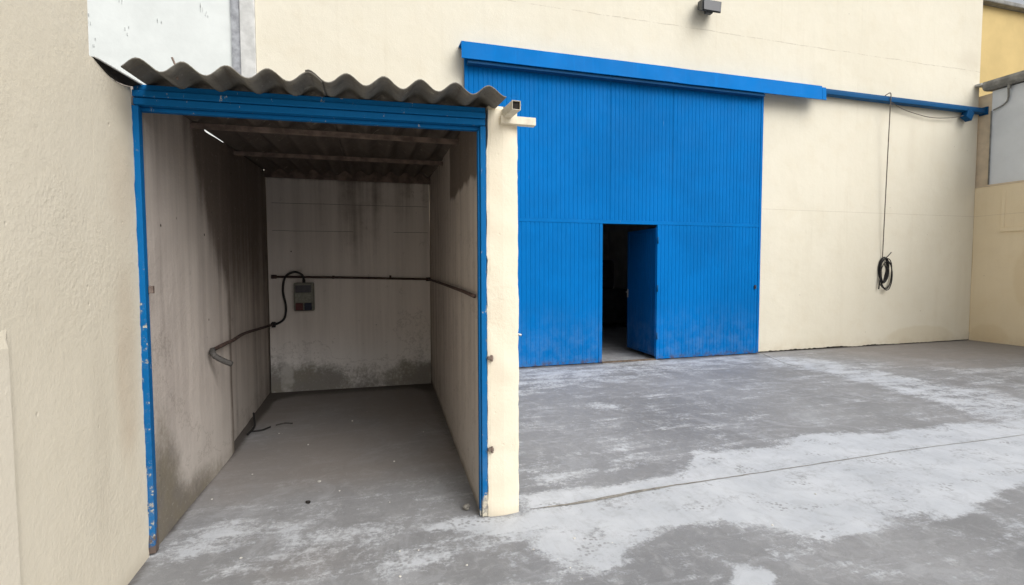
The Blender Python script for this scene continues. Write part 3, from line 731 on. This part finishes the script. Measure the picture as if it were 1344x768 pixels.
# cream square tubes let into the head of the pillar
def hollow(L, s, t, mtx, bmx=None):
    bm = bmx or bmesh.new(); O = [(-s,-s),(s,-s),(s,s),(-s,s)]; I = [(a*(1-t/s), b*(1-t/s)) for a, b in O]
    mk = lambda q, y: [bm.verts.new(mtx @ Vector((a, y, b))) for a, b in q]
    o0, i0, i1, o1 = mk(O, 0), mk(I, 0), mk(I, L*.9), mk(O, L)
    for k in range(4):
        n = (k+1) % 4
        bm.faces.new((o0[k], o0[n], i0[n], i0[k])); bm.faces.new((i0[k], i0[n], i1[n], i1[k])); bm.faces.new((o0[n], o0[k], o1[k], o1[n]))
    bm.faces.new(o1); return bm
bm = hollow(.55, .026, .003, Matrix.Translation((.815, 2.735, 2.476)) @ Matrix.Rotation(R(4), 4, 'Z'))
tb = link('tube_stub', bm, M['cream'], sh, bevel=.0015)
bm = boxes((.794, .836, 2.748, 2.752, 2.455, 2.497)); link('bore_shade', bm, M['hole'], tb)  # black plug painting in the shade inside the tube
bm = hollow(.22, .023, .003, Matrix.Translation((.985, 2.915, 2.440)) @ Matrix.Rotation(R(90), 4, 'Z'))
link('tube_stub', bm, M['cream'], sh, bevel=.002)
bm = boxes((.695, .80, 2.95, 3.1, 2.502, 2.535)); link('mortar_cap', bm, M['stucco'], sh, bevel=.012)

# ------------------------------------------------------------------ fittings inside the shelter
cb = thing('switch_box', 'small grey electrical switch box with red and dark buttons on the back wall', 'switch box')
bx, bz, by = -.797, 1.20, 6.675
bm = boxes((bx-.115, bx+.115, by-.10, by+.005, bz-.175, bz+.175)); link('enclosure', bm, M['boxgrey'], cb, bevel=.012)
bm = boxes((bx-.095, bx+.085, by-.108, by-.101, bz+.055, bz+.145)); link('window', bm, M['boxdark'], cb, bevel=.003)
bm = boxes((bx-.098, bx+.088, by-.106, by-.101, bz-.065, bz+.045)); link('label_plate', bm, M['boxpale'], cb)
bm = boxes((bx-.095, bx-.01, by-.125, by-.101, bz-.165, bz-.075)); link('button', bm, M['red'], cb, bevel=.006)['label'] = 'red stop button'
bm = boxes((bx+.008, bx+.092, by-.125, by-.101, bz-.165, bz-.075)); link('button', bm, M['navy'], cb, bevel=.006)['label'] = 'dark start button'
bm = bmesh.new(); tube(bm, [(bx+.0, by-.05, bz+.176), (bx+.0, by-.05, bz+.215)], .018, 10); link('cable_gland', bm, M['black'], cb)

pw = thing('power_cable', 'black cable looping from the switch box down to the lower pipe', 'cable')
bm = bmesh.new(); tube(bm, spline([(bx, by-.05, bz+.21), (bx-.02, by-.06, bz+.275), (bx-.11, by-.06, bz+.31), (bx-.21, by-.05, bz+.25), (bx-.245, by-.04, bz+.08), (bx-.215, by-.04, bz-.12), (bx-.235, by-.04, bz-.26), (bx-.31, by-.04, bz-.325), (bx-.39, by-.045, bz-.33)], 8), .0135, 8)
link('sheath', bm, M['black'], pw, smooth=True)
hp = thing('upper_conduit', 'thin rusty pipe running level across the back and right walls', 'pipe')
bm = bmesh.new(); tube(bm, [(-1.14, 6.64, 1.452), (-.3, 6.62, 1.435), (.738, 6.60, 1.405)], .014, 8); link('back_run', bm, M['pipe'], hp, smooth=True)
bm = bmesh.new(); tube(bm, [(.742, 6.595, 1.405), (.71, 5.6, 1.40), (.672, 4.6, 1.395), (.634, 3.45, 1.385), (.622, 3.02, 1.375)], .013, 8); link('side_run', bm, M['pipe'], hp, smooth=True)
for p in ((-1.14, 6.64, 1.452), (.738, 6.60, 1.405)):
    bm = bmesh.new(); tube(bm, [Vector(p)-Vector((.03, 0, 0)), Vector(p)+Vector((.03, 0, 0))], .024, 10); link('coupling', bm, M['pipe'], hp, smooth=True)
for x in (-.45, .25):
    bm = boxes((x-.012, x+.012, 6.60, 6.655, 1.42, 1.46)); link('clip', bm, M['pipe'], hp)
lp = thing('lower_conduit', 'bent grey pipe stub along the left wall of the shelter', 'pipe')
bm = bmesh.new(); tube(bm, spline([(-1.16, 6.58, .865), (-1.165, 5.9, .90), (-1.145, 5.1, .945), (-1.09, 4.5, .965)], 6) , .014, 8); link('far_run', bm, M['pipe'], lp, smooth=True)
bm = bmesh.new(); tube(bm, spline([(-1.09, 4.5, .965), (-1.10, 4.3, .965), (-1.12, 4.05, .955)], 6), .015, 8); link('near_run', bm, M['pipe'], lp, smooth=True)
bm = bmesh.new(); tube(bm, spline([(-1.12, 4.06, .955), (-1.11, 4.01, .945), (-1.085, 4.00, .915), (-1.04, 4.03, .875), (-1.00, 4.06, .845)], 5), .021, 8); link('elbow', bm, M['pipegrey'], lp, smooth=True)
bm = bmesh.new(); tube(bm, [(-1.17, 6.60, .865), (-1.13, 6.60, .865)], .035, 10); link('coupling', bm, M['black'], lp)

# small metal fitting on the outer face of the side wall, in front of the door
ft = thing('metal_fitting', 'small pale metal peg sticking out beside the cream pillar edge', 'fitting')
bm = bmesh.new(); tube(bm, [(.88, 3.12, 1.103), (.925, 3.12, 1.103)], [.016, .013], 10); link('peg', bm, M['cream'], ft, smooth=True)
bm = bmesh.new(); tube(bm, spline([(.918, 3.12, 1.112), (.935, 3.115, 1.112), (.957, 3.11, 1.105)]), .008, 8); link('tip', bm, M['steel'], ft, smooth=True)

# ------------------------------------------------------------------ RIGHT SIDE
yw = thing('yard_wall', 'low cream yard wall at the right edge of the courtyard', 'wall')
def yw_mask(y, z): return (.8*ellip(y, z, 6.35, 1.35, .30, .65, .4) + .7*ellip(y, z, 7.0, .15, .35, .25, .4) + .4*ellip(y, z, 7.1, 2.9, .3, .35, .6), .12, 0)
ys = [-6, -2, 2, 4] + frange(5, 7.335, .06)
bm = sheet(ys, frange(0, 3.19, .08), lambda u, v: (12.20+.01*nz(u, v, 0, 1.5), u, v), yw_mask); extrude_back(bm, (.24, 0, 0))
link('wall_face', bm, M['yardwall'], yw)
bm = boxes((12.17, 12.196, 4, 6.87, 2.25, 2.33)); box(bm, 12.186, 12.196, 6.81, 6.87, 2.331, 3.10)
link('raised_band', bm, M['yardwall'], yw, bevel=.008)
bm = boxes((12.19, 12.46, -6, 7.33, 3.192, 3.225)); link('wall_cap', bm, M['tan'], yw)
sb = thing('side_building', 'pale sheet metal building with grey gutter beyond the yard wall', 'building')
bm = boxes((12.24, 12.5, -6, 7.13, 3.226, 5.12)); link('metal_wall', bm, M['sheet'], sb)
bm = boxes((12.235, 12.5, 7.132, 7.42, 3.226, 5.08)); link('corner_post', bm, M['tan'], sb)
bm = bmesh.new(); extr(bm, [(0, 0), (.02, 0), (.02, .12), (.0, .12)], [])  if False else None
bm = bmesh.new()
prof2 = [(12.10, 5.31), (12.07, 5.25), (12.09, 5.18), (12.14, 5.14), (12.24, 5.14), (12.52, 5.17), (12.52, 5.37)]
rings = [[bm.verts.new((x, y, z)) for x, z in prof2] for y in (-6, 7.22)]
for k in range(len(prof2)): bm.faces.new((rings[0][k], rings[0][(k+1)%7], rings[1][(k+1)%7], rings[1][k]))
bm.faces.new(rings[0]); bm.faces.new(rings[1][::-1]); link('gutter', bm, M['gutter'], sb)
bm = boxes((12.06, 12.36, 7.222, 7.335, 5.26, 5.30)); link('gutter_end', bm, M['greylight'], sb)
bm = boxes((12.525, 20, -6, 7.2, 5.05, 5.42)); link('roof', bm, M['gutter'], sb)
for y in (5.2, 6.0, 6.82):
    bm = boxes((12.15, 12.19, y-.02, y+.02, 5.06, 5.139)); link('gutter_bracket', bm, M['gutter'], sb)
bm = bmesh.new(); tube(bm, spline([(12.20, 6.85, 5.14), (12.21, 6.85, 4.88), (12.21, 6.92, 4.78), (12.205, 7.08, 4.72)]), .016, 8); tube(bm, [(12.225, 7.125, 4.72), (12.225, 7.125, 3.24)], .012, 8)
link('downpipe', bm, M['gutter'], sb, smooth=True)
yb = thing('ochre_building', 'ochre yellow building wall rising behind the side building', 'building')
bm = boxes((12.0, 30, 8.2, 8.5, 0, 7.56)); link('wall', bm, M['yellow'], yb)
bm = boxes((11.9, 30, 8.05, 8.6, 7.562, 7.66)); link('eave', bm, M['gutter'], yb, bevel=.02)

# ------------------------------------------------------------------ inside the warehouse
mc = thing('machine', 'dark machine standing in the gloom inside the warehouse doorway', 'machine')
bm = boxes((4.6, 6.6, 11.5, 12.5, .12, 1.0)); link('bed', bm, M['machine'], mc, bevel=.03)
bm = boxes((5.5, 6.1, 11.6, 12.3, 1.002, 1.75)); link('head', bm, M['machine'], mc, bevel=.05)
for x in (4.65, 6.4):
    for y in (11.55, 12.3):
        bm = boxes((x, x+.15, y, y+.15, .002, .118)); link('foot', bm, M['machine'], mc)
bm = bmesh.new(); tube(bm, [(5.8, 11.45, 1.4), (5.8, 11.598, 1.4)], .16, 20); link('hand_wheel', bm, M['machine'], mc, smooth=False)

# ------------------------------------------------------------------ small debris
def pebble(name, x, y, r, m, label, cat='stone', group=None, flat=.6):
    bm = bmesh.new(); bmesh.ops.create_icosphere(bm, subdivisions=2, radius=r)
    for v in bm.verts:
        d = 1+.45*nz(v.co.x/r+x*9, v.co.y/r, v.co.z/r+y*5, 1.1); v.co *= d; v.co.z *= flat
    mz = min(v.co.z for v in bm.verts)
    for v in bm.verts: v.co += Vector((x, y, -mz-.001))
    return tag(link(name, bm, m), label, cat, group)
pebble('crumb', -.42, 3.44, .016, M['darkstone'], 'black crumb lying alone mid floor of the shelter', 'crumb')
pebble('pebble', .57, 3.05, .022, M['stone'], 'grey pebble at the foot of the blue right jamb', flat=.9)
pebble('plaster_flake', -.38, 3.77, .013, M['palestone'], 'largest pale plaster flake in the middle of the shelter floor', 'flake', flat=.35)
random.seed(11)
FL = [(-.88,4.05),(-1.05,3.68),(.16,4.0),(.46,4.66),(-.23,3.57),(.13,2.7),(.23,2.68),(.46,2.47),(.12,2.47),(-.69,2.87),(.97,2.3),(.84,2.51),(.99,2.2),(-.55,4.6),(-.85,5.0),(.1,3.3),(-.2,5.2),(1.1,2.55),(2.9,2.6),(2.3,2.35)]
for x, y in FL:
    pebble('grit_flake', x, y, random.uniform(.004, .0085), M['palestone'], 'tiny pale flake of grit scattered on the concrete', 'flake', 'tiny pale flakes scattered on the concrete', .5)
bm = bmesh.new(); tube(bm, spline([(-1.12, 5.02, .012), (-1.10, 5.2, .03), (-1.13, 5.34, .07), (-1.15, 5.42, .10)]), .011, 6); tube(bm, spline([(-1.11, 5.1, .012), (-1.02, 5.12, .012), (-.96, 5.2, .012)]), .008, 6)
tag(link('broken_stick', bm, M['black'], smooth=True), 'dark broken stick leaning at the foot of the left shelter wall', 'stick')
bm = bmesh.new(); tube(bm, spline([(-.92, 5.26, .008), (-.84, 5.29, .014), (-.77, 5.27, .008)]), .007, 6)
tag(link('twig', bm, M['pipegrey'], smooth=True), 'short pale twig lying on the shelter floor near the left wall', 'twig')

# ------------------------------------------------------------------ CAMERA
r = Vector((0.9611413550989922, -0.27604248906315654, -0.0027999554085730133))
u = Vector((0.016348142673103687, 0.046791209745601185, 0.9987709051237341))
w = Vector((0.27557219335341643, 0.9600057952545704, -0.049485748736651444))
cd = bpy.data.cameras.new('camera'); cam = bpy.data.objects.new('camera', cd); COL.objects.link(cam)
mw = Matrix.Identity(4)
for i in range(3): mw[i][0], mw[i][1], mw[i][2] = r[i], u[i], -w[i]
mw.translation = (0, 0, 1.55); cam.matrix_world = mw
cd.sensor_fit = 'HORIZONTAL'; cd.sensor_width = 36; cd.lens = 36*647.29/1344; cd.clip_start = .05; cd.clip_end = 500
S.camera = cam

# ------------------------------------------------------------------ LIGHT
sun_dir = Vector((.40, -.74, .80)).normalized()
wd = bpy.data.worlds.new('World'); S.world = wd; wd.use_nodes = True
nt = wd.node_tree; bg = nt.nodes['Background']
sky = nt.nodes.new('ShaderNodeTexSky'); sky.sky_type = 'NISHITA'; sky.sun_disc = False
sky.sun_elevation = math.asin(sun_dir.z); sky.sun_rotation = math.atan2(sun_dir.x, sun_dir.y)
sky.dust_density = 4; sky.air_density = 1.2
hs = nt.nodes.new('ShaderNodeHueSaturation'); hs.inputs['Saturation'].default_value = .22
nt.links.new(sky.outputs[0], hs.inputs['Color']); nt.links.new(hs.outputs[0], bg.inputs['Color'])
bg.inputs['Strength'].default_value = .15
sl = bpy.data.lights.new('sun', 'SUN'); so = bpy.data.objects.new('sun', sl); COL.objects.link(so)
sl.energy = 2.0; sl.angle = R(50); sl.color = (1, .985, .96)
so.rotation_euler = sun_dir.to_track_quat('Z', 'Y').to_euler(); so.location = sun_dir*20

S.view_settings.view_transform = 'Standard'; S.view_settings.look = 'None'
S.view_settings.exposure = 0; S.view_settings.gamma = 1
S.render.engine = 'CYCLES'
S.cycles.use_denoising = True; S.cycles.max_bounces = 8; S.cycles.diffuse_bounces = 5
S.cycles.use_adaptive_sampling = True
